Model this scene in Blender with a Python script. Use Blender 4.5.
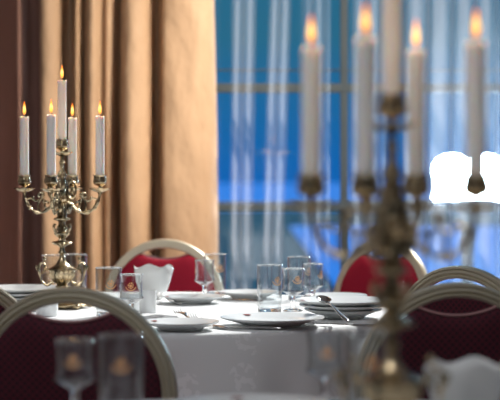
import bpy, bmesh, math, random
from mathutils import Vector, Matrix, noise
random.seed(7)
PI = math.pi
S = bpy.context.scene
COL = S.collection
for o in list(bpy.data.objects):
    bpy.data.objects.remove(o)

# ------------------------------------------------------------------ camera
F = 1620.0                      # focal length in pixels of the 500 px frame
EYE = 1.144                      # lens height
cd = bpy.data.cameras.new('camera')
cam = bpy.data.objects.new('camera', cd)
COL.objects.link(cam)
cam.location = (0, 0, EYE)
cam.rotation_euler = (PI / 2, 0, 0)
cd.sensor_width = 36
cd.lens = 36 * F / 500
cd.shift_y = -24 / 500
cd.dof.use_dof = True
cd.dof.focus_distance = 4.4
cd.dof.aperture_fstop = 3.5
cd.clip_end = 300
S.camera = cam
S.cycles.transparent_max_bounces = 48
S.view_settings.view_transform = 'Standard'
S.view_settings.look = 'None'
S.view_settings.gamma = 1
S.view_settings.use_curve_mapping = False
S.view_settings.exposure = 0.0

# ------------------------------------------------------------------ world: a blue evening sky
w = bpy.data.worlds.new('sky')
S.world = w
w.use_nodes = True
nt = w.node_tree
nt.nodes.clear()
wo = nt.nodes.new('ShaderNodeOutputWorld')
bg = nt.nodes.new('ShaderNodeBackground')
tc = nt.nodes.new('ShaderNodeTexCoord')
sp = nt.nodes.new('ShaderNodeSeparateXYZ')
mr = nt.nodes.new('ShaderNodeMapRange')
mr.inputs[1].default_value = -0.01
mr.inputs[2].default_value = 0.085
cr = nt.nodes.new('ShaderNodeValToRGB')
e = cr.color_ramp.elements
e[0].position = 0.0; e[0].color = (0.002, 0.125, 0.47, 1)
e[1].position = 1.0; e[1].color = (0.022, 0.145, 0.25, 1)
m_ = cr.color_ramp.elements.new(0.5); m_.color = (0.008, 0.135, 0.36, 1)
nt.links.new(tc.outputs['Generated'], sp.inputs[0])
nt.links.new(sp.outputs['Z'], mr.inputs[0])
nt.links.new(mr.outputs[0], cr.inputs[0])
nt.links.new(cr.outputs[0], bg.inputs[0])
bg.inputs[1].default_value = 1.1
nt.links.new(bg.outputs[0], wo.inputs[0])

def light(name, kind, loc, target=None, **kw):
    l = bpy.data.lights.new(name, kind)
    for k, v in kw.items():
        setattr(l, k, v)
    o = bpy.data.objects.new(name, l)
    COL.objects.link(o)
    o.location = loc
    if target is not None:
        o.rotation_euler = (Vector(target) - Vector(loc)).to_track_quat('-Z', 'Y').to_euler()
    return o
# low sun through the big window, from behind and to the right
light('sun', 'SUN', (4.2, 11.0, 6.25), (0.0, 4.8, 0.75), energy=10, angle=math.radians(4.0), color=(1.0, 0.98, 0.95))
# ceiling lamp on the right, raking across the drapes and the far chairs
light('ceiling_lamp_wash', 'AREA', (0.85, 5.95, 2.6), (-0.28, 7.1, 1.1), energy=36, shape='DISK', size=0.5,
      color=(1.0, 0.86, 0.70), spread=math.radians(110))
# added soft fill light, unseen, high above the viewer
light('soft_fill', 'AREA', (-0.8, 0.8, 4.3), (-0.2, 3.2, 0.6), energy=85, shape='RECTANGLE', size=2.2, size_y=1.2,
      color=(0.92, 0.95, 1.0))

# ------------------------------------------------------------------ helpers
def px(x, d):
    return (x - 250.0) * d / F

def finish(o, label=None, cat=None, group=None, kind=None):
    if label: o['label'] = label
    if cat: o['category'] = cat
    if group: o['group'] = group
    if kind: o['kind'] = kind
    return o

def empty(name, loc=(0, 0, 0), rz=0, label=None, cat=None, group=None):
    o = bpy.data.objects.new(name, None)
    COL.objects.link(o)
    o.empty_display_size = 0.05
    o.location = loc
    o.rotation_euler = (0, 0, rz)
    return finish(o, label, cat, group)

class MB:
    def __init__(s):
        s.v = []; s.f = []
    def add(s, vs, fs, M=None):
        b = len(s.v)
        for p in vs:
            p = Vector(p)
            s.v.append(M @ p if M is not None else p)
        for f in fs:
            s.f.append(tuple(i + b for i in f))
        return s
    def lathe(s, prof, n=48, mod=None, M=None):
        """prof: list of (r, z); mod(r, z, theta, i) -> (r, z)"""
        vs = []; fs = []
        ring = []
        for i, (r, z) in enumerate(prof):
            if r < 1e-6:
                ring.append([len(vs)]); vs.append((0, 0, z))
            else:
                idx = []
                for k in range(n):
                    t = 2 * PI * k / n
                    rr, zz = (mod(r, z, t, i) if mod else (r, z))
                    idx.append(len(vs)); vs.append((rr * math.cos(t), rr * math.sin(t), zz))
                ring.append(idx)
        for a, b in zip(ring[:-1], ring[1:]):
            for k in range(n):
                k2 = (k + 1) % n
                if len(a) == 1 and len(b) == 1: continue
                if len(a) == 1: fs.append((a[0], b[k2], b[k]))
                elif len(b) == 1: fs.append((a[k], a[k2], b[0]))
                else: fs.append((a[k], a[k2], b[k2], b[k]))
        return s.add(vs, fs, M)
    def tube(s, pts, rad, n=10, M=None, cap=True, flat=1.0):
        pts = [Vector(p) for p in pts]
        m = len(pts)
        if not isinstance(rad, (list, tuple)): rad = [rad] * m
        vs = []; fs = []
        up = None
        for i in range(m):
            t = (pts[min(i + 1, m - 1)] - pts[max(i - 1, 0)]).normalized()
            if up is None:
                up = Vector((0, 1, 0)) if abs(t.y) < 0.9 else Vector((0, 0, 1))
            a = (up - t * up.dot(t)).normalized()
            up = a
            b = t.cross(a)
            for k in range(n):
                th = 2 * PI * k / n
                vs.append(pts[i] + (a * math.cos(th) * flat + b * math.sin(th)) * rad[i])
        for i in range(m - 1):
            for k in range(n):
                k2 = (k + 1) % n
                fs.append((i * n + k, i * n + k2, (i + 1) * n + k2, (i + 1) * n + k))
        if cap:
            fs.append(tuple(range(n - 1, -1, -1)))
            fs.append(tuple((m - 1) * n + k for k in range(n)))
        return s.add(vs, fs, M)
    def sweep(s, pts, prof, normal, M=None):
        """sweep closed 2d profile (u across, v along normal) along a path lying in a plane"""
        pts = [Vector(p) for p in pts]; m = len(pts); n = len(prof)
        nn = Vector(normal).normalized()
        vs = []; fs = []
        for i in range(m):
            t = (pts[min(i + 1, m - 1)] - pts[max(i - 1, 0)]).normalized()
            side = t.cross(nn).normalized()
            for (u, v) in prof:
                vs.append(pts[i] + side * u + nn * v)
        for i in range(m - 1):
            for k in range(n):
                k2 = (k + 1) % n
                fs.append((i * n + k, i * n + k2, (i + 1) * n + k2, (i + 1) * n + k))
        fs.append(tuple(range(n - 1, -1, -1)))
        fs.append(tuple((m - 1) * n + k for k in range(n)))
        return s.add(vs, fs, M)
    def box(s, x0, x1, y0, y1, z0, z1, M=None):
        vs = [(x, y, z) for x in (x0, x1) for y in (y0, y1) for z in (z0, z1)]
        fs = [(0, 1, 3, 2), (4, 6, 7, 5), (0, 4, 5, 1), (2, 3, 7, 6), (0, 2, 6, 4), (1, 5, 7, 3)]
        return s.add(vs, fs, M)
    def ball(s, c, r, sc=(1, 1, 1), n=12, M=None):
        prof = [(0 if i in (0, 8) else math.sin(PI * i / 8), -math.cos(PI * i / 8)) for i in range(9)]
        T = Matrix.Translation(c) @ Matrix.Diagonal((r * sc[0], r * sc[1], r * sc[2], 1))
        if M is not None: T = M @ T
        return s.lathe(prof, n, None, T)
    def build(s, name, mat, parent=None, smooth=True, angle=40, bevel=0, sub=0, recalc=True):
        me = bpy.data.meshes.new(name)
        me.from_pydata([tuple(p) for p in s.v], [], s.f)
        if recalc:
            bm = bmesh.new(); bm.from_mesh(me)
            bmesh.ops.recalc_face_normals(bm, faces=bm.faces)
            bm.to_mesh(me); bm.free()
        o = bpy.data.objects.new(name, me)
        COL.objects.link(o)
        me.materials.append(mat)
        if smooth:
            me.polygons.foreach_set('use_smooth', [True] * len(me.polygons))
            me.set_sharp_from_angle(angle=math.radians(angle))
        if bevel:
            b = o.modifiers.new('bevel', 'BEVEL'); b.width = bevel; b.segments = 3
        if sub:
            b = o.modifiers.new('sub', 'SUBSURF'); b.levels = sub; b.render_levels = sub
        if parent is not None: o.parent = parent
        return o

def dup(root, loc, rz=0, label=None, group=None):
    r = root.copy(); COL.objects.link(r)
    r.location = loc; r.rotation_euler = (0, 0, rz)
    if label: r['label'] = label
    if group: r['group'] = group
    for ch in list(root.children):
        c = ch.copy(); COL.objects.link(c); c.parent = r
        for g in list(ch.children):
            d = g.copy(); COL.objects.link(d); d.parent = c
    return r

def crom(pts, n=8):
    pts = [Vector(p) for p in pts]
    P = [pts[0] * 2 - pts[1]] + pts + [pts[-1] * 2 - pts[-2]]
    out = []
    for i in range(1, len(P) - 2):
        for k in range(n):
            t = k / n
            a, b, c, d = P[i - 1], P[i], P[i + 1], P[i + 2]
            out.append(0.5 * ((2 * b) + (c - a) * t + (2 * a - 5 * b + 4 * c - d) * t * t + (3 * b - a - 3 * c + d) * t ** 3))
    out.append(pts[-1])
    return out

# ------------------------------------------------------------------ materials
def mat(name, color=(0.8, 0.8, 0.8), rough=0.5, metal=0.0, **kw):
    m = bpy.data.materials.new(name); m.use_nodes = True
    b = m.node_tree.nodes['Principled BSDF']
    b.inputs['Base Color'].default_value = (*color, 1)
    b.inputs['Roughness'].default_value = rough
    b.inputs['Metallic'].default_value = metal
    for k, v in kw.items():
        b.inputs[k.replace('_', ' ')].default_value = v
    return m
def N(m, t, **kw):
    n = m.node_tree.nodes.new(t)
    for k, v in kw.items(): setattr(n, k, v)
    return n
def L(m, a, b): m.node_tree.links.new(a, b)
def P(m): return m.node_tree.nodes['Principled BSDF']
def noise_color(m, c1, c2, scale=5, detail=4, stretch=(1, 1, 1), lo=0.35, hi=0.65):
    t = N(m, 'ShaderNodeTexCoord'); mp = N(m, 'ShaderNodeMapping'); mp.inputs['Scale'].default_value = stretch
    n = N(m, 'ShaderNodeTexNoise'); n.inputs['Scale'].default_value = scale; n.inputs['Detail'].default_value = detail
    r = N(m, 'ShaderNodeValToRGB'); r.color_ramp.elements[0].position = lo; r.color_ramp.elements[1].position = hi
    r.color_ramp.elements[0].color = (*c1, 1); r.color_ramp.elements[1].color = (*c2, 1)
    L(m, t.outputs['Object'], mp.inputs[0]); L(m, mp.outputs[0], n.inputs[0]); L(m, n.outputs[0], r.inputs[0])
    L(m, r.outputs[0], P(m).inputs['Base Color'])
    return n
def noise_bump(m, scale, strength, dist=0.002, stretch=(1, 1, 1), detail=4):
    t = N(m, 'ShaderNodeTexCoord'); mp = N(m, 'ShaderNodeMapping'); mp.inputs['Scale'].default_value = stretch
    n = N(m, 'ShaderNodeTexNoise'); n.inputs['Scale'].default_value = scale; n.inputs['Detail'].default_value = detail
    b = N(m, 'ShaderNodeBump'); b.inputs['Strength'].default_value = strength; b.inputs['Distance'].default_value = dist
    L(m, t.outputs['Object'], mp.inputs[0]); L(m, mp.outputs[0], n.inputs[0]); L(m, n.outputs[0], b.inputs['Height'])
    L(m, b.outputs[0], P(m).inputs['Normal'])

M_porcelain = mat('white_porcelain', (0.80, 0.82, 0.82), 0.12)
M_red = mat('crest_burgundy', (0.22, 0.03, 0.02), 0.4)
M_wall = mat('plaster', (0.42, 0.40, 0.38), 0.8); noise_bump(M_wall, 60, 0.2)
M_ceil = mat('ceiling_paint', (0.75, 0.70, 0.62), 0.9)
M_carpet = mat('carpet', (0.10, 0.02, 0.03), 0.95)
noise_color(M_carpet, (0.05, 0.012, 0.015), (0.14, 0.03, 0.035), 40)
M_frame = mat('champagne_frame_metal', (0.60, 0.55, 0.42), 0.42, 0.4); noise_bump(M_frame, 300, 0.05, 0.0005)
M_winframe = mat('window_frame_paint', (0.055, 0.08, 0.095), 0.6)
M_wax = mat('candle_wax', (0.93, 0.89, 0.84), 0.45, 0, Subsurface_Weight=0.5, Subsurface_Scale=0.01)
M_wick = mat('wick', (0.01, 0.008, 0.006), 0.9)
M_steel = mat('cutlery_steel', (0.62, 0.60, 0.58), 0.18, 1.0)
M_wood = mat('table_wood', (0.12, 0.06, 0.03), 0.5); noise_color(M_wood, (0.08, 0.04, 0.02), (0.16, 0.09, 0.05), 8, 6, (1, 8, 1))
M_print = mat('gold_print', (0.88, 0.46, 0.20), 0.35, 0.0)

# aged brass / silver
M_brass = mat('aged_brass', (0.5, 0.42, 0.28), 0.27, 1.0)
n = noise_color(M_brass, (0.20, 0.175, 0.12), (0.64, 0.50, 0.31), 38, 5, (1, 1, 1), 0.38, 0.58)
noise_bump(M_brass, 160, 0.55, 0.0016)

# burgundy diamond fabric: crimson on the sitting side, darker and less saturated on the outside of the back
def mth(m, op, a, b=None, val=None):
    q = N(m, 'ShaderNodeMath', operation=op)
    L(m, a, q.inputs[0])
    if b is not None: L(m, b, q.inputs[1])
    if val is not None: q.inputs[1].default_value = val
    return q.outputs[0]
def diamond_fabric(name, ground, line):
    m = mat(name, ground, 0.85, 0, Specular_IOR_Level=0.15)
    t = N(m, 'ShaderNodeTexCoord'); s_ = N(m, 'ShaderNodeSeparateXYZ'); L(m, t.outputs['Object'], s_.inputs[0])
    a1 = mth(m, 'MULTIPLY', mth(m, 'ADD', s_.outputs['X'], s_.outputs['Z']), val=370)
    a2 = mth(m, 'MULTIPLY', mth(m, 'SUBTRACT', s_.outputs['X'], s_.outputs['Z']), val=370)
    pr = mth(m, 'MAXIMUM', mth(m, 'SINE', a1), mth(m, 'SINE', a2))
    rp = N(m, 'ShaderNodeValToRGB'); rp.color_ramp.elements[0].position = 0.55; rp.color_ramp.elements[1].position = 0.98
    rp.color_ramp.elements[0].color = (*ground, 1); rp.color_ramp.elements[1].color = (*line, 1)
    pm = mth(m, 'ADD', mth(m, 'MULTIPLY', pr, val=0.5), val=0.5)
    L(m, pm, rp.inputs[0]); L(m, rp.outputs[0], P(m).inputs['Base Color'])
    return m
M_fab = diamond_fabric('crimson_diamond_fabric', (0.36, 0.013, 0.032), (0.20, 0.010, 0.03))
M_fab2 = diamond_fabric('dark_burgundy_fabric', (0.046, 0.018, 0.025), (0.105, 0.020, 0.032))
M_pipe = mat('piping', (0.42, 0.22, 0.22), 0.6)

# white damask cloth
M_cloth = mat('damask_cloth', (0.84, 0.85, 0.86), 0.75, 0, Sheen_Weight=0.1)
t = N(M_cloth, 'ShaderNodeTexCoord'); vo = N(M_cloth, 'ShaderNodeTexVoronoi'); vo.inputs['Scale'].default_value = 9
no = N(M_cloth, 'ShaderNodeTexNoise'); no.inputs['Scale'].default_value = 55; no.inputs['Detail'].default_value = 2
L(M_cloth, t.outputs['Object'], vo.inputs[0]); L(M_cloth, t.outputs['Object'], no.inputs[0])
d1 = mth(M_cloth, 'LESS_THAN', vo.outputs['Distance'], val=0.36)
d2 = mth(M_cloth, 'GREATER_THAN', no.outputs[0], val=0.52)
dm = mth(M_cloth, 'MULTIPLY', d1, d2)
mx = N(M_cloth, 'ShaderNodeMix', data_type='RGBA')
mx.inputs[6].default_value = (0.79, 0.805, 0.81, 1); mx.inputs[7].default_value = (0.88, 0.89, 0.90, 1)
L(M_cloth, dm, mx.inputs[0]); L(M_cloth, mx.outputs[2], P(M_cloth).inputs['Base Color'])

# gold satin
M_gold = mat('gold_satin', (0.62, 0.36, 0.15), 0.62, 0, Specular_IOR_Level=0.3)
noise_color(M_gold, (0.46, 0.31, 0.195), (0.55, 0.38, 0.245), 3, 3, (1, 1, 0.3))
noise_bump(M_gold, 7, 1.0, 0.035, (1, 1, 0.5), 3)

# sheer voile
def sheer(name, alpha):
    m = bpy.data.materials.new(name); m.use_nodes = True
    nt = m.node_tree; nt.nodes.clear()
    out = nt.nodes.new('ShaderNodeOutputMaterial')
    tr = nt.nodes.new('ShaderNodeBsdfTransparent')
    df = nt.nodes.new('ShaderNodeBsdfDiffuse'); df.inputs[0].default_value = (0.85, 0.86, 0.9, 1)
    tl = nt.nodes.new('ShaderNodeBsdfTranslucent'); tl.inputs[0].default_value = (0.88, 0.88, 0.92, 1)
    m1 = nt.nodes.new('ShaderNodeMixShader'); m1.inputs[0].default_value = 0.75
    m2 = nt.nodes.new('ShaderNodeMixShader')
    lw = nt.nodes.new('ShaderNodeLayerWeight'); lw.inputs[0].default_value = 0.45
    r = nt.nodes.new('ShaderNodeMapRange'); r.inputs[3].default_value = alpha; r.inputs[4].default_value = min(0.95, alpha + 0.26)
    nt.links.new(lw.outputs['Facing'], r.inputs[0])
    nt.links.new(r.outputs[0], m2.inputs[0])
    nt.links.new(df.outputs[0], m1.inputs[1]); nt.links.new(tl.outputs[0], m1.inputs[2])
    nt.links.new(tr.outputs[0], m2.inputs[1]); nt.links.new(m1.outputs[0], m2.inputs[2])
    nt.links.new(m2.outputs[0], out.inputs[0])
    return m
M_sheer = sheer('white_voile', 0.055)
M_sheer3 = sheer('full_voile', 0.10)
M_sheer2 = sheer('thin_voile', 0.03)

# thin clear glass
def thin_glass(name, tint=(0.97, 0.985, 0.99)):
    m = bpy.data.materials.new(name); m.use_nodes = True
    nt = m.node_tree; nt.nodes.clear()
    out = nt.nodes.new('ShaderNodeOutputMaterial')
    tr = nt.nodes.new('ShaderNodeBsdfTransparent'); tr.inputs[0].default_value = (*tint, 1)
    gl = nt.nodes.new('ShaderNodeBsdfGlossy'); gl.inputs['Roughness'].default_value = 0.03
    lw = nt.nodes.new('ShaderNodeLayerWeight'); lw.inputs[0].default_value = 0.5
    pw = nt.nodes.new('ShaderNodeMath'); pw.operation = 'POWER'; pw.inputs[1].default_value = 2.2
    fr = nt.nodes.new('ShaderNodeMapRange'); fr.inputs[3].default_value = 0.045; fr.inputs[4].default_value = 0.9
    nt.links.new(lw.outputs['Facing'], pw.inputs[0]); nt.links.new(pw.outputs[0], fr.inputs[0])
    mx = nt.nodes.new('ShaderNodeMixShader')
    nt.links.new(fr.outputs[0], mx.inputs[0]); nt.links.new(tr.outputs[0], mx.inputs[1]); nt.links.new(gl.outputs[0], mx.inputs[2])
    nt.links.new(mx.outputs[0], out.inputs[0])
    return m
M_thin = thin_glass('thin_glass', (0.955, 0.97, 0.975))
M_pane = thin_glass('window_glass', (0.97, 0.98, 0.985))
M_solid = mat('solid_glass', (1, 1, 1), 0.02, 0, Transmission_Weight=1.0, IOR=1.5)

def emit(name, c, s):
    m = bpy.data.materials.new(name); m.use_nodes = True
    nt = m.node_tree; nt.nodes.clear()
    out = nt.nodes.new('ShaderNodeOutputMaterial'); e = nt.nodes.new('ShaderNodeEmission')
    e.inputs[0].default_value = (*c, 1); e.inputs[1].default_value = s
    nt.links.new(e.outputs[0], out.inputs[0])
    return m
M_flood = emit('floodlight_lens', (0.62, 0.84, 1.0), 110)
# flame: yellow core, orange shell, by height in the flame
M_flame = emit('flame', (1, 0.6, 0.1), 1)
nt = M_flame.node_tree; em = [q for q in nt.nodes if q.type == 'EMISSION'][0]
t = nt.nodes.new('ShaderNodeTexCoord'); s_ = nt.nodes.new('ShaderNodeSeparateXYZ'); r = nt.nodes.new('ShaderNodeValToRGB')
mr = nt.nodes.new('ShaderNodeMapRange'); mr.inputs[2].default_value = 0.043
nt.links.new(t.outputs['Object'], s_.inputs[0]); nt.links.new(s_.outputs['Z'], mr.inputs[0]); nt.links.new(mr.outputs[0], r.inputs[0])
el = r.color_ramp.elements
el[0].position = 0.0; el[0].color = (0.35, 0.10, 0.05, 1)
el[1].position = 1.0; el[1].color = (1.0, 0.12, 0.01, 1)
q = el.new(0.25); q.color = (1.0, 0.42, 0.06, 1)
q = el.new(0.5); q.color = (1.0, 0.62, 0.18, 1)
q = el.new(0.75); q.color = (1.0, 0.30, 0.03, 1)
nt.links.new(r.outputs[0], em.inputs[0]); em.inputs[1].default_value = 2.4

# ------------------------------------------------------------------ the room
XL, XR, YB, YF, H = -2.6, 3.2, 7.75, -2.0, 4.4
def struct(name, mb, m, **kw):
    o = mb.build(name, m, **kw); o['kind'] = 'structure'; return o
struct('floor', MB().box(XL, XR, YF, YB, -0.1, 0), M_carpet, smooth=False)
struct('ceiling', MB().box(XL, XR, YF, YB, H, H + 0.1), M_ceil, smooth=False)
struct('wall_left', MB().box(XL - 0.15, XL, YF, YB + 0.15, -0.1, H + 0.1), M_wall, smooth=False)
struct('wall_right', MB().box(XR, XR + 0.15, YF, YB + 0.15, -0.1, H + 0.1), M_wall, smooth=False)
struct('wall_front', MB().box(XL - 0.15, XR + 0.15, YF - 0.15, YF, -0.1, H + 0.1), M_wall, smooth=False)
WX0, WX1, WZ0, WZ1 = -0.45, 2.9, 0.12, 4.25
wb = MB()
wb.box(XL, WX0, YB, YB + 0.15, 0, H); wb.box(WX1, XR, YB, YB + 0.15, 0, H)
wb.box(WX0, WX1, YB, YB + 0.15, 0, WZ0); wb.box(WX0, WX1, YB, YB + 0.15, WZ1, H)
struct('wall_back', wb, M_wall, smooth=False)
# the window: one wide unit of three lights with a deep middle rail
win = empty('window_1', ((WX0 + WX1) / 2, YB + 0.08, WZ0)); win['kind'] = 'structure'
wcx = (WX0 + WX1) / 2
fr = MB()
def zy(y, d): return EYE - (y - 176) * d / F
ZR = zy(207, YB + .06)
ZT = zy(81, YB + .06)
Q = lambda x0, x1, z0, z1, y0=-0.03, y1=0.03: fr.box(x0 - wcx, x1 - wcx, y0, y1, z0 - WZ0, z1 - WZ0)
Q(WX0, WX0 + .06, WZ0, WZ1); Q(WX1 - .06, WX1, WZ0, WZ1); Q(WX0, WX1, WZ0, WZ0 + .06); Q(WX0, WX1, WZ1 - .06, WZ1)
Q(WX0, WX1, ZR - .018, ZR + .018, -0.045, 0.045)
Q(WX0, WX1, ZR + .022, ZR + .028)
Q(WX0, WX1, ZT + .050, ZT + .056); Q(WX0, WX1, ZT - .055, ZT - .012)
for mxp in (345, 640): 
    xm = px(mxp, YB); Q(xm - .018, xm + .018, WZ0 + .06, WZ1 - .06, -.026, .026)
fr.build('window_frame', M_winframe, win, smooth=False, bevel=0.003)
MB().box(WX0 - wcx, WX1 - wcx, -0.003, 0.003, 0.0, WZ1 - WZ0).build('pane', M_pane, win, smooth=False)
# outside: paved terrace, a pool and a flood lamp on a low stone pier
M_pave = mat('terrace_stone', (0.20, 0.33, 0.40), 0.9, 0, Specular_IOR_Level=0.0); noise_color(M_pave, (0.012, 0.045, 0.075), (0.02, 0.06, 0.095), 2)
M_water = mat('pool_water', (0.0, 0.13, 0.55), 0.3, 0, Specular_IOR_Level=0.12); noise_bump(M_water, 3, 0.3, 0.05)
tt = MB(); tt.box(-12, 20, YB + 0.16, 60, -0.3, -0.12)
o = tt.build('terrace', M_pave, smooth=False); o['kind'] = 'structure'
o = MB().box(0.95, 12, 9.6, 40, -0.2, -0.085).build('pool_water', M_water, smooth=False)
o['kind'] = 'structure'
o = MB().box(-60, 60, 60.1, 280, -0.5, -0.11).build('sea_water', M_water, smooth=False)
o['kind'] = 'structure'

# ------------------------------------------------------------------ curtains
def curtain(name, prof, z0, z1, Y, m, label, cat, group=None, nz=24, warp=None, sub=6):
    """prof: (px, depth) rows seen from the eye at distance Y"""
    pts = crom([(px(a, Y), b, 0) for a, b in prof], sub)
    vs = []; fs = []; n = len(pts)
    for j in range(nz + 1):
        z = z0 + (z1 - z0) * j / nz
        for i, p in enumerate(pts):
            x, y = p.x, p.y
            if warp: x, y = warp(x, y, z, i / (n - 1))
            vs.append((x, y, z))
    for j in range(nz):
        for i in range(n - 1):
            fs.append((j * n + i, j * n + i + 1, (j + 1) * n + i + 1, (j + 1) * n + i))
    mb = MB().add(vs, fs)
    # the sheet is woven cloth: give it a thickness
    o = mb.build(name, m, recalc=False, angle=80)
    o.location = (0, Y, 0)
    return finish(o, label, cat, group)
rp_ = [(-170, .02), (-155, -.06), (-140, .04), (-120, -.07), (-100, .05), (-75, -.06), (-50, .06), (-30, .13), (-12, .10), (8, .02), (20, -.05), (23, -.01), (27, .07), (33, .09), (40, .07), (47, .10)]  # darker brown sheet carrying the folds on past the gold one
gp = [(41, .05), (42, .00), (43, -.05), (51, -.06), (60, -.02), (63, .08), (68, .14), (73, .10), (76, -.02), (79, -.05), (82, -.01), (83.5, .07), (85.5, .05), (88, -.04), (94, -.07),
      (100, -.03), (102.5, .04), (106, .00), (110, .00), (115, .05), (117.5, .13), (120, .09), (122, -.03), (129, -.075), (138, -.07), (147, -.03), (150, .08), (154, .14), (158, .08),
      (160.5, -.03), (168, -.06), (182, -.065), (197, -.055), (209, -.02), (214, .03)]
def gwarp(x, y, z, u):
    k = max(0, min(1, (1.9 - z) / 1.5))
    x2 = x + 0.020 * k * max(0, (u - .3) / .7) + 0.006 * math.sin(z * 2.1 + x * 6)
    return x2, y * (0.85 + 0.3 * k) + 0.006 * math.sin(z * 3.3 + x * 11)
g = curtain('gold_curtain', gp, 0.02, 4.2, 7.28, M_gold, 'heavy gold satin drape hanging in deep folds on the left', 'curtain', warp=gwarp, nz=40)
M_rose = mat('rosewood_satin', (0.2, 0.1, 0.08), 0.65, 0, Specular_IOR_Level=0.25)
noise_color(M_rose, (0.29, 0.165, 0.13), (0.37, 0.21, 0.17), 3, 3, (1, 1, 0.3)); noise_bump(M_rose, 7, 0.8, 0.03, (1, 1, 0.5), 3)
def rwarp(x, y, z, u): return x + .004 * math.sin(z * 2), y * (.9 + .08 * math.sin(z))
g2 = curtain('brown_curtain', rp_, 0.02, 4.2, 7.34, M_rose, 'dull rosewood brown folds at the far left edge beside the gold drape', 'curtain', warp=rwarp, nz=40)
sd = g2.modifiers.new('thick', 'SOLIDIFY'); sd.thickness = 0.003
sd = g.modifiers.new('thick', 'SOLIDIFY'); sd.thickness = 0.003

def strip(a0, a1, b0, b1, amp, folds, Y, m, label, nz=30):
    """sheer panel between px a0..a1 at the top and b0..b1 at table height"""
    vs = []; fs = []; n = 60
    for j in range(nz + 1):
        z = 0.02 + 4.18 * j / nz
        y_ = 176 + (EYE - z) * F / Y
        k = max(-0.8, min(1.5, y_ / 290))
        for i in range(n + 1):
            u = i / n
            x = px((a0 + (a1 - a0) * u) * (1 - k) + (b0 + (b1 - b0) * u) * k, Y)
            y = amp * math.sin(u * folds * 2 * PI + 0.5 * math.sin(z * 1.7)) + 0.4 * amp * math.sin(u * folds * 4.7 + 1 + z * .5)
            vs.append((x, y, z))
    for j in range(nz):
        for i in range(n):
            fs.append((j * (n + 1) + i, j * (n + 1) + i + 1, (j + 1) * (n + 1) + i + 1, (j + 1) * (n + 1) + i))
    o = MB().add(vs, fs).build('sheer_curtain', m, recalc=False, angle=80)
    o.location = (0, Y, 0)
    return finish(o, label, 'sheer curtain', 'sheer voile panels before the window')
strip(232, 256, 229, 252, .022, 2, 7.50, M_sheer, 'narrow sheer voile panel nearest the gold drape')
strip(270, 291, 261, 282, .022, 2, 7.50, M_sheer, 'brightest narrow sheer voile panel, second from the gold drape')
strip(302, 330, 300, 329, .018, 2.5, 7.50, M_sheer2, 'faint sheer voile panel behind the leftmost blurred candle')
strip(353, 388, 350, 386, .018, 2.5, 7.50, M_sheer, 'sheer voile panel behind the middle blurred candles')
strip(406, 520, 402, 525, .055, 5, 7.50, M_sheer3, 'wide sheer voile panel glowing white at the right edge')

# flood lamp outside the window
fl = empty('outdoor_lamp', (px(468, 8.2), 8.2, -0.12), 0, 'bright white outdoor lamp glowing through the window at right', 'lamp')
zc = zy(178, 8.2) + 0.12
hb = MB(); hb.box(-.19, .19, -.02, .07, zc - .12, zc + .06)
hb.build('lamp_housing', M_winframe, fl, smooth=False, bevel=.01)
lens = []
for c_ in (-.085, .085):
    lens += [(c_ + .098 * math.cos(math.radians(a)), zc + .045 + .075 * math.sin(math.radians(a))) for a in range(180, -1, -12)]
lens += [(.183, zc - .112), (-.183, zc - .112)]
n_ = len(lens)
MB().add([(x, -.022, z) for x, z in lens] + [(x, -.03, z) for x, z in lens],
         [tuple(range(n_)), tuple(range(2 * n_ - 1, n_ - 1, -1))] + [(i, (i + 1) % n_, (i + 1) % n_ + n_, i + n_) for i in range(n_)]).build('lamp_lens', M_flood, fl, smooth=False)
MB().tube([(0, .03, 0), (0, .03, zc - .11)], .03, 16).build('lamp_post', M_winframe, fl)

# ------------------------------------------------------------------ tables and cloths
TZ = 0.75
def round_table(x, y, R, label, clabel, seed):
    t = empty('banquet_table', (x, y, 0), 0, label, 'table')
    MB().lathe([(0, TZ - .035), (R - .01, TZ - .035), (R, TZ - .028), (R, TZ - .012), (R - .006, TZ - .005), (0, TZ - .005)], 96).build('tabletop', M_wood, t)
    MB().lathe([(0, .04), (.05, .04), (.05, .1), (.04, .2), (.045, .6), (.09, TZ - .036), (0, TZ - .036)], 24).build('pedestal', M_wood, t)
    for k in range(4):
        a = k * PI / 2 + PI / 4
        MB().tube([(0.03 * math.cos(a), .03 * math.sin(a), .13), (.2 * math.cos(a), .2 * math.sin(a), .07), (.36 * math.cos(a), .36 * math.sin(a), .022)], [.03, .027, .02], 12).build('foot', M_wood, t)
    # the cloth
    rs = [(i / 12) * (R - .0) for i in range(13)]
    n = 240; vs = []; fs = []
    rings = [(r, TZ, 0) for r in rs] + [(R + .006, TZ - .004, 0), (R + .010, TZ - .014, 0)]
    for k in range(1, 9):
        s = k / 8
        rings.append((R + .011 + .035 * s, TZ - .014 - .235 * s, s))
    rd = random.Random(seed); ph = [rd.uniform(0, 6.28) for _ in range(4)]
    first = True
    for (r, z, s) in rings:
        for i in range(n):
            a = 2 * PI * i / n
            w_ = (.55 * math.sin(11 * a + ph[0]) + .35 * math.sin(17 * a + ph[1]) + .2 * math.sin(29 * a + ph[2]))
            rr = r + .030 * s * (w_ + .2)
            vs.append((rr * math.cos(a), rr * math.sin(a), z + (.0005 * math.sin(r * 60) if s == 0 and r < R - .05 else 0)))
    m = len(rings)
    for j in range(m - 1):
        for i in range(n):
            i2 = (i + 1) % n
            if j == 0:
                fs.append((0, (j + 1) * n + i, (j + 1) * n + i2)); continue
            fs.append((j * n + i, (j + 1) * n + i, (j + 1) * n + i2, j * n + i2))
    o = MB().add(vs, fs).build('tablecloth', M_cloth, recalc=True, angle=80)
    o.location = (x, y, 0.0)
    finish(o, clabel, 'tablecloth')
    return t
TX, TY, TR = -0.333, 4.76, 0.75
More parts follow.
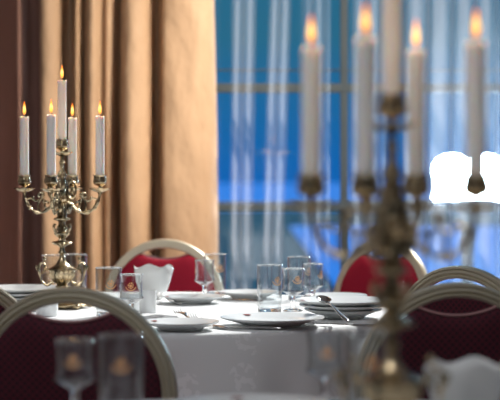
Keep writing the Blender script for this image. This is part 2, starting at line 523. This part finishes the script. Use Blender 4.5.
round_table(TX, TY, TR, 'round banquet table under the white cloth between the chairs', 'white damask tablecloth on the round table set for dinner', 3)
round_table(0.05, 2.05, 0.83, 'nearest round table under the blurred glasses and candelabra', 'white tablecloth edge on the nearest table along the picture bottom', 5)

# ------------------------------------------------------------------ chairs
def make_chair(label):
    t = empty('banquet_chair', (0, 0, 0), 0, label, 'chair', 'round backed banquet chairs')
    R0, CZ, HT = 0.2085, 0.684, 0.0175
    def rec(x, z):      # recline of the back
        return Vector((x, (0.91 - z) * 0.13 if z > .45 else .06 + (z - .45) * 0.18 - .0, z))
    path = [(-.165, .01), (-.163, .2), (-.158, .38), (-.160, .46), (-.182, .56)]
    path += [(R0 * math.cos(math.radians(a)), CZ + R0 * math.sin(math.radians(a))) for a in range(200, -21, -8)]
    path += [(.182, .56), (.160, .46), (.158, .38), (.163, .2), (.165, .01)]
    pts = crom([rec(*p) for p in path], 3)
    hw, th = .0165, .013
    prof = [(-hw, -th * .4), (-hw * .9, -th), (-hw * .55, -th * 1.15), (-hw * .42, -th * .8), (-hw * .12, -th * .9), (0, -th * 1.2), (hw * .3, -th * 1.1), (hw * .42, -th * .75), (hw * .6, -th * 1.05),
            (hw * .9, -th), (hw, -th * .4), (hw, th * .5), (hw * .8, th), (-hw * .8, th), (-hw, th * .5)]
    MB().sweep(pts, prof, (0, 1, .1)).build('back_frame', M_frame, t, angle=50)
    # back pad
    RI = 0.196
    out = []
    for k in range(25):
        u = -1 + 2 * k / 24
        out.append((.088 * u, .8345 + .0185 * u * u))
    a0 = math.degrees(math.atan2(.853 - CZ, .088))
    for a in range(int(a0) - 2, -40, -6): out.append((RI * math.cos(math.radians(a)), CZ + RI * math.sin(math.radians(a))))
    out += [(.15, .535), (.13, .515), (0, .508), (-.13, .515), (-.15, .535)]
    for a in range(-34, int(a0) - 1, 6): out.append((-RI * math.cos(math.radians(a)), CZ + RI * math.sin(math.radians(a))))
    c = (0, .67)
    rings = [(1, 0), (1, .006), (.985, .014), (.94, .021), (.8, .026), (.5, .028), (.2, .028)]
    def pad_side(sg):
        vs = []; fs = []; n = len(out)
        for s, th_ in rings:
            for (x, z) in out:
                q = rec(c[0] + (x - c[0]) * s, c[1] + (z - c[1]) * s); q.y += sg * th_
                vs.append(q)
        for j in range(len(rings) - 1):
            for i in range(n):
                i2 = (i + 1) % n
                fs.append((j * n + i, j * n + i2, (j + 1) * n + i2, (j + 1) * n + i))
        fs.append(tuple((len(rings) - 1) * n + i for i in range(n)))
        return vs, fs
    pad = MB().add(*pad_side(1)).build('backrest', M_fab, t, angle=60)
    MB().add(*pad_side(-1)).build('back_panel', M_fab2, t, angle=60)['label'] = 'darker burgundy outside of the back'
    MB().tube([rec(x, z + .002) + Vector((0, -.014, 0)) for x, z in out[:25]], .0035, 8).build('piping', M_pipe, pad)
    # seat
    so = []
    for k in range(48):
        a = 2 * PI * k / 48
        ca, sa = math.cos(a), math.sin(a)
        ex = 3.2
        so.append((.205 * abs(ca) ** (2 / ex) * (1 if ca >= 0 else -1), .30 + .205 * abs(sa) ** (2 / ex) * (1 if sa >= 0 else -1)))
    rg = [(.0, .40), (.93, .40), (1, .405), (1.02, .425), (1, .445), (.95, .457), (.8, .463), (.4, .466), (0, .466)]
    vs = []; fs = []
    for s, z in rg:
        for x, y in so: vs.append((x * s, .30 + (y - .30) * s, z))
    for j in range(len(rg) - 1):
        for i in range(48):
            i2 = (i + 1) % 48
            fs.append((j * 48 + i, j * 48 + i2, (j + 1) * 48 + i2, (j + 1) * 48 + i))
    MB().add(vs, fs).build('seat', M_fab, t, angle=60)
    fm = MB()
    loop = [(x * .96, .30 + (y - .30) * .96, .388) for x, y in so] + [(so[0][0] * .96, .30 + (so[0][1] - .3) * .96, .388)]
    fm.tube(loop, .012, 10); fm.build('seat_frame', M_frame, t)
    for sx in (-1, 1):
        MB().tube([(sx * .172, .455, .385), (sx * .178, .475, .2), (sx * .18, .485, .0)], [.013, .012, .010], 12).build('leg', M_frame, t)
    return t
chair = make_chair('large beige framed chair at lower left, dark burgundy back nearest the viewer')
FX = lambda p, d: (px(p, d), d, 0)
chair.location = FX(70, 3.42); chair.rotation_euler = (0, 0, math.radians(-7))
def toward(p, d, q=None):
    x, y, _ = FX(p, d)
    q = q or (TX, TY)
    return math.atan2(q[1] - y, q[0] - x) - PI / 2
dup(chair, FX(-50, 3.86), math.radians(10), 'chair frame cut by the left edge behind the large lower left chair')
dup(chair, FX(457, 3.575), math.radians(10), 'dark burgundy backed chair with pale frame at lower right')
dup(chair, FX(460, 4.24), math.radians(-40), 'chair whose dark frame top shows behind the lower right chair')
dup(chair, FX(165, 6.02), math.radians(180 - 4), 'bright red backed chair in front of the gold drape')
dup(chair, FX(386, 5.98), math.radians(136), 'red diamond patterned chair right of the table before the window')

# ------------------------------------------------------------------ candelabra
def make_candelabra(label):
    t = empty('candelabra', (0, 0, 0), 0, label, 'candelabra', 'five armed candelabra')
    # foot
    def m6(r, z, a, i):
        k = 1 if z < .03 else 0.3
        return r * (1 + .10 * k * math.cos(6 * a)), z + (.003 * math.cos(6 * a) if z < .02 and z > .004 else 0)
    fb = MB()
    fb.lathe([(0, .004), (.060, .004), (.066, .008), (.067, .013), (.060, .019), (.045, .023), (.038, .030), (.040, .034), (.030, .040), (.016, .048), (.012, .056), (.019, .060), (.019, .064), (.013, .068), (0, .068)], 60, m6)
    for k in range(6):
        a = k * PI / 3
        fb.ball((.066 * math.cos(a), .066 * math.sin(a), .009), .009, (1.2, 1.2, .9), 10)
        fb.ball((.045 * math.cos(a + .5), .045 * math.sin(a + .5), .025), .007, (1, 1, 1), 8)
    fb.v = [Vector((p.x * 1.25, p.y * 1.25, p.z)) if p.z < .036 else p for p in fb.v]
    fb.build('foot', M_brass, t)
    # urn
    def fl(r, z, a, i):
        if .074 < z < .108: return r * (1 + .055 * math.cos(18 * a)), z
        return r, z
    MB().lathe([(0, .066), (.012, .066), (.018, .072), (.028, .082), (.035, .094), (.038, .104), (.038, .109), (.041, .112), (.041, .116), (.034, .120), (.028, .123), (.020, .129), (.013, .138), (.0085, .148), (.007, .158),
                (.011, .162), (.011, .166), (.007, .171), (.006, .182), (.0, .182)], 72, fl).build('urn', M_brass, t)
    for sg in (-1, 1):
        hb = MB()
        pts = crom([(sg * .026, 0, .078), (sg * .045, 0, .068), (sg * .060, 0, .080), (sg * .066, 0, .100), (sg * .068, 0, .122), (sg * .060, 0, .134), (sg * .051, 0, .128), (sg * .053, 0, .117)], 6)
        hb.tube(pts, [.0035 + .0015 * math.sin(i * .35) for i in range(len(pts))], 8)
        pts = crom([(sg * .066, 0, .118), (sg * .076, 0, .124), (sg * .073, 0, .112)], 5)
        hb.tube(pts, .003, 6)
        pts = crom([(sg * .038, 0, .112), (sg * .047, 0, .116), (sg * .055, 0, .110), (sg * .058, 0, .100)], 5)
        hb.tube(pts, .0032, 6)
        hb.ball((sg * .052, 0, .145), .005, (1, 1, 1.4), 8)
        hb.build('handle', M_brass, t)
    # stem
    sb = MB()
    def sc(r, z, a, i): return r * (1 + .09 * math.cos(8 * a)), z
    sb.lathe([(0, .180), (.008, .180), (.012, .185), (.026, .190), (.029, .194), (.024, .198), (.011, .200), (.008, .206), (.015, .212), (.020, .218), (.022, .222), (.012, .226), (.010, .236), (.010, .258),
              (.022, .262), (.024, .266), (.015, .270), (.009, .274), (.009, .31), (.016, .318), (.019, .325), (.017, .333), (.010, .342), (.008, .350), (.013, .358), (.014, .372), (.010, .388), (.013, .394), (.011, .402),
              (.006, .412), (.0065, .43), (.009, .434), (.005, .440), (.005, .455), (0, .455)], 48, sc)
    for k in range(4):
        a = k * PI / 2 + PI / 4
        ca, sa = math.cos(a), math.sin(a)
        sb.tube([(.015 * ca, .015 * sa, .262), (.016 * ca, .016 * sa, .31)], .0035, 8)       # little columns
        sb.ball((.015 * ca, .015 * sa, .312), .006, (1, 1, .8), 8)
        p = crom([(.012 * ca, .012 * sa, .222), (.024 * ca, .024 * sa, .224), (.033 * ca, .033 * sa, .236), (.034 * ca, .034 * sa, .246), (.028 * ca, .028 * sa, .246)], 5)
        sb.tube(p, .0036, 8)
        p = crom([(.010 * ca, .010 * sa, .245), (.018 * ca, .018 * sa, .240), (.020 * ca, .020 * sa, .230)], 5)
        sb.tube(p, .003, 6)
    sb.build('stem', M_brass, t)
    def pan_and_cup(cx, cy, z, parent):
        T = Matrix.Translation((cx, cy, z))
        def pm_(r, z_, a, i): return r * (1 + (.07 * math.cos(8 * a) if r > .02 else 0)), z_ + (.0015 * math.cos(8 * a) if r > .02 else 0)
        p = MB().lathe([(0, -.006), (.006, -.006), (.012, -.004), (.024, .000), (.030, .004), (.031, .006), (.028, .0065), (.014, .003), (.007, .003), (0, .003)], 48, pm_, T).build('drip_pan', M_brass, parent)
        def cm(r, z_, a, i):
            return r * (1 + .05 * math.cos(8 * a)), z_ + (.0025 * max(0, math.cos(6 * a)) if z_ > .040 else 0)
        c = MB().lathe([(0, .004), (.006, .004), (.004, .010), (.006, .013), (.014, .016), (.0185, .022), (.0195, .029), (.017, .036), (.0165, .040), (.020, .045), (.0175, .045), (.0142, .040), (.0142, .034), (0, .034)], 48, cm, T).build('candle_cup', M_brass, parent)
    R, A0 = .1165, math.radians(-15)
    tops = []
    for k in range(4):
        a = A0 + k * PI / 2
        Mx = Matrix.Rotation(a, 4, 'Z')
        ab = MB()
        pts = crom([(.012, 0, .318), (.030, 0, .308), (.045, 0, .293), (.064, 0, .284), (.086, 0, .288), (.104, 0, .305), (.114, 0, .328), (.1165, 0, .346)], 7)
        ab.tube(pts, [.0046 + .0012 * math.sin(i * .55) for i in range(len(pts))], 8, Mx)
        pts = crom([(.014, 0, .345), (.022, 0, .322), (.036, 0, .296), (.052, 0, .300), (.052, 0, .314), (.043, 0, .316), (.042, 0, .308)], 6)
        ab.tube(pts, .0034, 8, Mx)
        pts = crom([(.070, 0, .287), (.074, 0, .306), (.066, 0, .324), (.058, 0, .336), (.068, 0, .343), (.074, 0, .334), (.069, 0, .329)], 6)
        ab.tube(pts, .0034, 8, Mx)
        pts = crom([(.070, 0, .322), (.082, 0, .318), (.094, 0, .326), (.106, 0, .325)], 5)
        ab.tube(pts, .003, 6, Mx)
        for (bx_, bz, br) in ((.060, .338, .006), (.056, .318, .005), (.078, .284, .0055), (.100, .298, .0055), (.030, .306, .006), (.109, .318, .005), (.090, .327, .0045)):
            ab.ball((bx_, 0, bz), br, (1.1, .8, 1.25), 8, Mx)
        # oval pierced leaf against the stem
        ov = [(.030 + .013 * math.cos(th), 0, .352 + .026 * math.sin(th)) for th in [2 * PI * i / 24 for i in range(25)]]
        ab.tube(ov, .0030, 8, Mx)
        ab.ball((.030, 0, .352), .005, (.9, .6, 2.4), 8, Mx)
        ab.ball((.030, 0, .381), .0045, (1, .8, 1.5), 8, Mx)
        # hanging leaf below
        ab.ball((.021, 0, .300), .008, (.7, .9, 1.9), 8, Mx)
        ab.build('arm', M_brass, t)
        x, y = R * math.cos(a), R * math.sin(a)
        pan_and_cup(x, y, .350, t)
        tops.append((x, y, .385))
    pan_and_cup(0, 0, .458, t)
    tops.append((0, 0, .493))
    return t, tops
M_wax.node_tree.nodes['Principled BSDF'].inputs['Subsurface Radius'].default_value = (1, .6, .4)
def make_candle(label):
    t = empty('taper_candle', (0, 0, 0), 0, label, 'candle', 'lit white taper candles')
    Rr, h = .0132, .186
    rd = random.Random(4)
    def cm(r, z, a, i):
        return (r * (1 + .05 * math.sin(2 * a + 1) * (1 if z > h - .01 else 0)), z + (.0018 * math.sin(3 * a) if i in (4, 5) else 0))
    MB().lathe([(0, 0), (Rr, 0), (Rr, .05), (Rr * .99, h - .012), (Rr * .98, h - .002), (Rr * .9, h), (Rr * .6, h - .002), (0, h - .003)], 32, cm).build('wax', M_wax, t)
    MB().tube([(0, 0, h - .004), (.0005, 0, h + .003), (.002, 0, h + .007)], .0011, 8).build('wick', M_wick, t)
    fo = MB().lathe([(0, 0), (.0016, .001), (.0038, .006), (.0047, .012), (.0043, .019), (.0030, .028), (.0015, .036), (0, .043)], 16).build('flame', M_flame, t)
    fo.location = (0, 0, h + .004)
    return t
def flame_light(loc, e):
    l = bpy.data.lights.new('flame_glow', 'POINT'); l.energy = e; l.color = (1, .55, .2); l.shadow_soft_size = .012
    o = bpy.data.objects.new('flame_glow', l); COL.objects.link(o); o.location = loc
cand0, tops = make_candelabra('brass five armed candelabra standing on the set table at left')
cp = (px(62, 4.84), 4.84, TZ + .001)
cand0.location = cp
CROT = {cp: math.radians(6)}
can0 = make_candle('x')
names_l = ['rightmost lit candle of the sharp candelabra at left', 'short lit candle just right of the tall centre candle, sharp candelabra',
           'leftmost lit candle of the sharp candelabra at left', 'short lit candle just left of the tall centre candle, sharp candelabra', 'tall centre candle of the sharp candelabra before the drape']
names_r = ['rightmost blurred candle of the near candelabra, by the glowing window', 'blurred candle right of the near candelabra stem, second from right',
           'leftmost blurred candle of the near candelabra', 'blurred candle left of the near candelabra stem, second from left', 'centre candle of the near candelabra cut off by the top edge']
cq = (px(392, 2.2), 2.2, TZ + .001)
CROT[cq] = math.radians(-7)
cand0.rotation_euler = (0, 0, CROT[cp])
dup(cand0, cq, CROT[cq], 'large blurred brass candelabra in the right foreground on the nearest table')
first = True
for base, names in ((cp, names_l), (cq, names_r)):
    for (x, y, z), nm in zip(tops, names):
        cz_, sz_ = math.cos(CROT[base]), math.sin(CROT[base])
        loc = (base[0] + x * cz_ - y * sz_, base[1] + x * sz_ + y * cz_, base[2] + z)
        if first:
            can0.location = loc; can0['label'] = nm; first = False
        else:
            dup(can0, loc, random.uniform(-.3, .3), nm)
        flame_light((loc[0], loc[1], loc[2] + .207), 0.12)

# ------------------------------------------------------------------ glassware
def crest(rf, z0, ang, sc=1.0):
    """little printed crest (head shape over a laurel arc) wrapped on a glass of radius rf(z)"""
    mb = MB()
    def pt(u, v):
        z = z0 + v * sc; r = rf(z) + .0004
        a = ang + u * sc / r
        return (r * math.cos(a), r * math.sin(a), z)
    def blob(u, v, r, n=8):
        vs = [pt(u, v)] + [pt(u + r * math.cos(2 * PI * k / n), v + r * math.sin(2 * PI * k / n)) for k in range(n)]
        mb.add(vs, [(0, 1 + k, 1 + (k + 1) % n) for k in range(n)])
    blob(0, .0015, .0030, 10)
    for k in range(7):
        a = 2 * PI * k / 7 + .3
        blob(.0058 * math.cos(a), .002 + .0062 * math.sin(a), .0017 + .0004 * (k % 2))
    vs = []; fs = []; m = 18
    for k in range(m + 1):
        a = math.radians(200 + 140 * k / m)
        w_ = .0007 + .0005 * (k % 2)
        for q in (-1, 1):
            rr = .0135 + q * w_
            vs.append(pt(rr * math.cos(a), .004 + rr * math.sin(a)))
    for k in range(m): fs.append((2 * k, 2 * k + 1, 2 * k + 3, 2 * k + 2))
    mb.add(vs, fs)
    return mb
def make_tumbler():
    t = empty('tumbler', (0, 0, 0), 0, 'x', 'glass', 'straight tumblers with a gold crest')
    R, h = .0365, .136
    MB().lathe([(R * .93, .013), (R * .97, .03), (R, .08), (R, h), (R - .0022, h), (R - .0022, .08), (R * .97 - .0022, .03), (R * .93 - .0022, .0135)], 56).build('glass_wall', M_thin, t)
    MB().lathe([(0, 0), (R * .86, 0), (R * .92, .003), (R * .93, .0132), (R * .6, .0105), (0, .010)], 56).build('glass_base', M_solid, t)
    MB().lathe([(R + .0002, h - .0005), (R - .0008, h + .0016), (R - .0024, h - .0005)], 56).build('rim', M_solid, t)
    crest(lambda z: R, .092, -PI / 2, 1.25).build('crest_print', M_print, t, recalc=False)
    return t
def make_goblet():
    t = empty('goblet', (0, 0, 0), 0, 'x', 'glass', 'stemmed goblets with a gold crest')
    def rf(z):
        return .0300 + .0018 * (z - .060) / .063
    prof = [(.0085, .043), (.020, .050), (.033, .0575), (.0335, .060), (.0305, .066), (.0292, .085), (.0296, .105), (.0318, .123)]
    inn = [(r - .0018, z) for r, z in reversed(prof[2:])] + [(.019, .0515), (.0, .046)]
    MB().lathe(prof + inn, 56).build('bowl', M_thin, t)
    MB().lathe([(.0319, .1225), (.0309, .1246), (.0294, .1225)], 56).build('rim', M_solid, t)
    MB().lathe([(0, 0), (.029, 0), (.030, .002), (.022, .0045), (.009, .008), (.0065, .014), (.008, .022), (.006, .030), (.0085, .043), (0, .0455)], 56).build('stem', M_solid, t)
    crest(lambda z: .0298, .092, -PI / 2, 1.15).build('crest_print', M_print, t, recalc=False)
    return t
tum = make_tumbler(); gob = make_goblet()
def put(proto, used, p, d, rz, label, z=TZ + .001, group=None):
    loc = (px(p, d), d, z)
    if not used:
        proto.location = loc; proto.rotation_euler = (0, 0, math.radians(rz)); proto['label'] = label
        return proto
    return dup(proto, loc, math.radians(rz), label, group)
put(tum, 0, 269.5, 4.67, 38, 'straight tumbler with gold crest in the centre, just behind the large plate')
put(tum, 1, 299, 5.13, 55, 'straight tumbler behind the two stemmed goblets right of centre')
put(tum, 1, 215, 5.32, 30, 'straight tumbler beside the goblet right of the red chair')
put(tum, 1, 108.5, 4.53, 15, 'straight tumbler with gold crest partly behind the lower left chair frame')
put(tum, 1, 53, 5.24, -120, 'tumbler behind the left handle of the sharp candelabra')
put(tum, 1, 76, 5.30, 120, 'tumbler behind the right handle of the sharp candelabra')
put(tum, 1, 121, 2.61, 5, 'blurred foreground tumbler at lower left, right of the blurred goblet')
put(tum, 1, 367, 2.66, 10, 'blurred foreground tumbler left of the near candelabra stem')
put(gob, 0, 293, 4.72, 25, 'stemmed goblet with gold crest just right of the centre tumbler')
put(gob, 1, 313, 4.97, 55, 'stemmed goblet furthest right of the sharp glasses')
put(gob, 1, 204.5, 5.18, -100, 'stemmed goblet in front of the red chair back')
put(gob, 1, 131.5, 4.44, 0, 'stemmed goblet with gold crest left of the white wavy bowl')
put(gob, 1, 75, 2.66, 0, 'blurred foreground goblet at lower left')
put(gob, 1, 325, 2.79, 5, 'blurred foreground goblet at bottom centre right')

# ------------------------------------------------------------------ crockery
def make_plate(R, label, crest_deg=150, h=.024):
    t = empty('plate', (0, 0, 0), 0, label, 'plate', 'white crested plates')
    k = R / .135
    f = R * .52
    MB().lathe([(0, .002), (f - .004, .002), (f - .003, 0), (f + .002, 0), (f + .006, .004), (R * .66, .009), (R * .85, h * .66), (R * .985, h - .003), (R, h - .001), (R * .995, h + .001), (R * .97, h),
                (R * .84, h * .72 + .003), (R * .68, .0125), (R * .6, .009), (0, .0085)], 96).build('dish', M_porcelain, t)
    # crest on the rim
    a = math.radians(crest_deg)
    T = Matrix.Translation((R * .86 * math.cos(a), R * .86 * math.sin(a), h * .80 + .0022)) @ Matrix.Rotation(a, 4, 'Z') @ Matrix.Rotation(-.13, 4, 'Y')
    mb = MB()
    n = 18; vs = [(0, 0, 0)]; fs = []
    for i in range(n):
        th = 2 * PI * i / n; r = .0085 + (.0018 if i % 2 else 0)
        vs.append((r * math.cos(th), r * math.sin(th) * 1.2, 0))
    for i in range(n): fs.append((0, 1 + i, 1 + (i + 1) % n))
    mb.add(vs, fs, T)
    mb.build('crest_print', M_red, t, recalc=False)
    return t
Z0 = TZ + .001
def place(o, p, d, rz=0, z=Z0):
    o.location = (px(p, d), d, z); o.rotation_euler = (0, 0, math.radians(rz)); return o
big = place(make_plate(.137, 'large white crested dinner plate at the table front centre', 125), 272.5, 4.25)
small = place(make_plate(.098, 'smaller white plate at the table front left with forks beside', 150, .022), 181, 4.14)
for i, nm in enumerate(('bottom', 'middle', 'top')):
    dup(big, (px(20, 5.0), 5.0, Z0 + .0125 * i), 1.0, 'white plate left of the sharp candelabra, %s of its stack' % nm)
dup(small, (px(249, 5.2), 5.2, Z0), .4, 'far white plate right of the tumbler by the red chair')
dup(small, (px(335, 5.12), 5.06, Z0), .4, 'white plate behind the rightmost sharp goblet')
dup(small, (px(193, 5.02), 5.02, Z0), .4, 'white plate between the wavy bowl and the goblet')
# plates stacked at the right rim, small below large
st = [( .108, .024), (.122, .024), (.134, .025)]
dz = 0
for i, (r, h) in enumerate(st):
    nm = ['bottom', 'middle', 'top'][i]
    place(make_plate(r, 'white plate at the right table edge, %s of its stack' % nm, 150, h), 343, 4.50, 20, Z0 + dz)
    dz += .0125
dup(big, (px(252, 2.60), 2.60, Z0), -.4, 'blurred white plate on the nearest table at bottom centre')

def make_wavy():
    def wm(r, z, a, i):
        k = max(0, (z - .05) / .055)
        return r * (1 + .045 * k * math.cos(5 * a + .9)), z + .0062 * k * k * math.sin(5 * a)
    o = MB().lathe([(0, .001), (.030, 0), (.034, .003), (.036, .010), (.046, .030), (.055, .055), (.060, .080), (.0635, .100), (.0625, .103), (.0605, .100), (.057, .080), (.052, .055), (.043, .030), (.033, .012), (0, .010)], 96, wm)
    return o
b1 = make_wavy().build('wavy_bowl', M_porcelain)
b1.location = (px(153, 5.19), 5.19, Z0); b1.rotation_euler = (0, 0, .3)
finish(b1, 'white porcelain bowl with wavy rim before the red chair', 'bowl', 'wavy rimmed bowls')
b2 = b1.copy(); COL.objects.link(b2); b2.location = (px(466, 2.50), 2.50, Z0); b2.rotation_euler = (0, 0, .9)
b2['label'] = 'blurred white wavy bowl rim at the bottom right corner'
# small pots
def pot(name, p, d, r, h, label, cat):
    o = MB().lathe([(0, 0), (r * .96, 0), (r, .003), (r, h - .003), (r * .97, h), (r * .88, h), (r * .86, h - .004), (r * .86, .006), (0, .006)], 40).build(name, M_porcelain)
    o.location = (px(p, d), d, Z0)
    return finish(o, label, cat)
pot('sugar_pot', 148, 4.66, .0245, .064, 'small white cylindrical pot between the goblet and the wavy bowl', 'pot')
pot('cream_pot', 47, 4.56, .031, .060, 'small white pot seen through the lower left chair back', 'pot')
# a folded card and packets
o = MB().box(-.02, .02, -.035, .035, 0, .052).build('packet_holder', M_porcelain, smooth=False, bevel=.003)
o.location = (px(131, 4.74), 4.74, Z0); o.rotation_euler = (0, 0, .5)
finish(o, 'square white holder directly behind the left goblet', 'holder')
M_nap = mat('napkin_linen', (.80, .80, .80), .8); noise_bump(M_nap, 120, .3, .001)
def napkin(p, d, rz, label, w_=.10, dd=.05, h=.022):
    vs = []; fs = []; n = 16
    for k, z in enumerate((0, .35, .7, 1)):
        for i in range(n + 1):
            for j in range(5):
                pass
    mb = MB()
    for l in range(4):
        pts = []
        n = 14
        vs = []; fs = []
        for i in range(n + 1):
            for j in range(7):
                x = (-.5 + i / n) * w_ * (1 - .05 * l); y = (-.5 + j / 6) * dd * (1 - .04 * l)
                z = h * (l + .1) / 4 * (1 - .25 * abs(2 * i / n - 1) ** 3) + .0015 * math.sin(x * 90 + l + y * 60) + .002
                vs.append((x, y, z))
        for i in range(n):
            for j in range(6):
                a = i * 7 + j
                fs.append((a, a + 7, a + 8, a + 1))
        # close into a thin folded layer
        m = len(vs)
        vs += [(x, y, max(0.0005, z - h / 5)) for x, y, z in vs]
        fs += [tuple(q + m for q in reversed(f)) for f in fs]
        edge = [i * 7 for i in range(n + 1)] + [n * 7 + j for j in range(1, 7)] + [i * 7 + 6 for i in range(n - 1, -1, -1)] + [j for j in range(5, 0, -1)]
        for q in range(len(edge)):
            a, b = edge[q], edge[(q + 1) % len(edge)]
            fs.append((a, b, b + m, a + m))
        mb.add(vs, fs)
    o = mb.build('napkin', M_nap)
    o.location = (px(p, d), d, Z0); o.rotation_euler = (0, 0, rz)
    return finish(o, label, 'napkin', 'folded napkins')
napkin(115, 4.85, .2, 'folded white napkin behind the left tumbler', .09, .05, .035)
napkin(158, 4.46, .15, 'flat folded white napkin in front of the small pot', .12, .05, .014)

# ------------------------------------------------------------------ cutlery
def make_fork():
    t = empty('fork', (0, 0, 0), 0, 'x', 'fork', 'table forks')
    def arc(y): return .006 + .010 * math.exp(-((y - .06) / .035) ** 2) + (.034 * ((y - .085) / .04) ** 2 if y > .085 else 0)
    mb = MB()
    ys = [-.105 + .01 * i for i in range(18)]
    vs = []; fs = []
    for i, y in enumerate(ys):
        w_ = .009 - .0055 * min(1, max(0, (y + .095) / .06)) if y < 0.03 else (.0032 + .0088 * min(1, (y - .03) / .03))
        if i == 0: w_ = .005
        z = arc(y)
        for (sx, sz) in ((-1, -.2), (-.5, .5), (.5, .5), (1, -.2), (.5, -.6), (-.5, -.6)):
            vs.append((sx * w_, y, z + sz * .0022))
    n = 6
    for i in range(len(ys) - 1):
        for k in range(n):
            fs.append((i * n + k, i * n + (k + 1) % n, (i + 1) * n + (k + 1) % n, (i + 1) * n + k))
    fs.append(tuple(range(n))); fs.append(tuple((len(ys) - 1) * n + k for k in range(n)))
    mb.add(vs, fs)
    mb.build('handle', M_steel, t)
    for k in range(4):
        x = -.0102 + .0068 * k
        pts = [(x * .95, .063, arc(.063)), (x, .075, arc(.075)), (x, .09, arc(.09)), (x, .105, arc(.105)), (x, .114, arc(.114))]
        MB().tube(pts, [.0018, .0016, .0015, .0012, .0006], 6).build('tine', M_steel, t)
    return t
def make_knife():
    t = empty('knife', (0, 0, 0), 0, 'x', 'knife', 'table knives')
    MB().tube([(0, -.11, .005), (0, -.10, .006), (0, -.06, .0055), (0, -.01, .005), (0, .0, .005)], [.005, .008, .0065, .005, .004], 12, flat=.6).build('handle', M_steel, t)
    mb = MB()
    top = [(-.006, 0), (-.007, .06), (-.006, .10), (.002, .118), (.007, .108), (.008, .05), (.006, 0)]
    n = len(top)
    vs = [(x, y, .0062) for x, y in top] + [(x, y, .0045) for x, y in top]
    fs = [tuple(range(n)), tuple(range(2 * n - 1, n - 1, -1))] + [(i, (i + 1) % n, (i + 1) % n + n, i + n) for i in range(n)]
    mb.add(vs, fs).build('blade', M_steel, t, smooth=False)
    return t
def make_spoon():
    t = empty('spoon', (0, 0, 0), 0, 'x', 'spoon', 'table spoons')
    pts = [(0, -.11, .005), (0, -.10, .006), (0, -.05, .008), (0, 0, .012), (0, .035, .011), (0, .05, .007)]
    MB().tube(pts, [.004, .0075, .0055, .0036, .0032, .005], 10, flat=.45).build('handle', M_steel, t)
    T = Matrix.Translation((0, .078, .0098)) @ Matrix.Diagonal((.68, 1.12, 1, 1))
    MB().lathe([(0, -.0088), (.012, -.0078), (.022, -.004), (.0275, .002), (.0285, .0028), (.0270, .003), (.021, -.0028), (.011, -.0066), (0, -.0076)], 36, None, T).build('bowl', M_steel, t)
    return t
fk, kn, spn = make_fork(), make_knife(), make_spoon()
def cut(proto, used, p, d, rz, label, tilt=0, z=Z0):
    o = put(proto, used, p, d, rz, label, z)
    o.rotation_euler = (math.radians(tilt), 0, math.radians(rz))
    return o
cut(fk, 0, 209, 4.24, 26, 'fork with tines up right beside the smaller front left plate', 0)
cut(fk, 1, 189, 4.42, 20, 'fork behind the smaller front left plate, tines showing')
cut(kn, 0, 240, 4.165, 74, 'knife lying between the two front plates')
cut(spn, 0, 333, 4.30, 16.5, 'spoon leaning on the plate stack right of the large front plate', 11.5, Z0 + .035)
cut(kn, 1, 352, 4.22, 62, 'knife in front of the plate stack at right')
cut(fk, 1, 318, 4.79, 5, 'fork between the goblet and the plate stack')
cut(fk, 1, 170, 5.02, 20, 'far fork left of the goblet before the red chair')
cut(kn, 1, 232, 5.08, 62, 'knife by the far tumbler beside the red chair')
cut(spn, 1, 275, 2.78, 80, 'blurred spoon handle at the bottom centre on the nearest table', z=Z0)
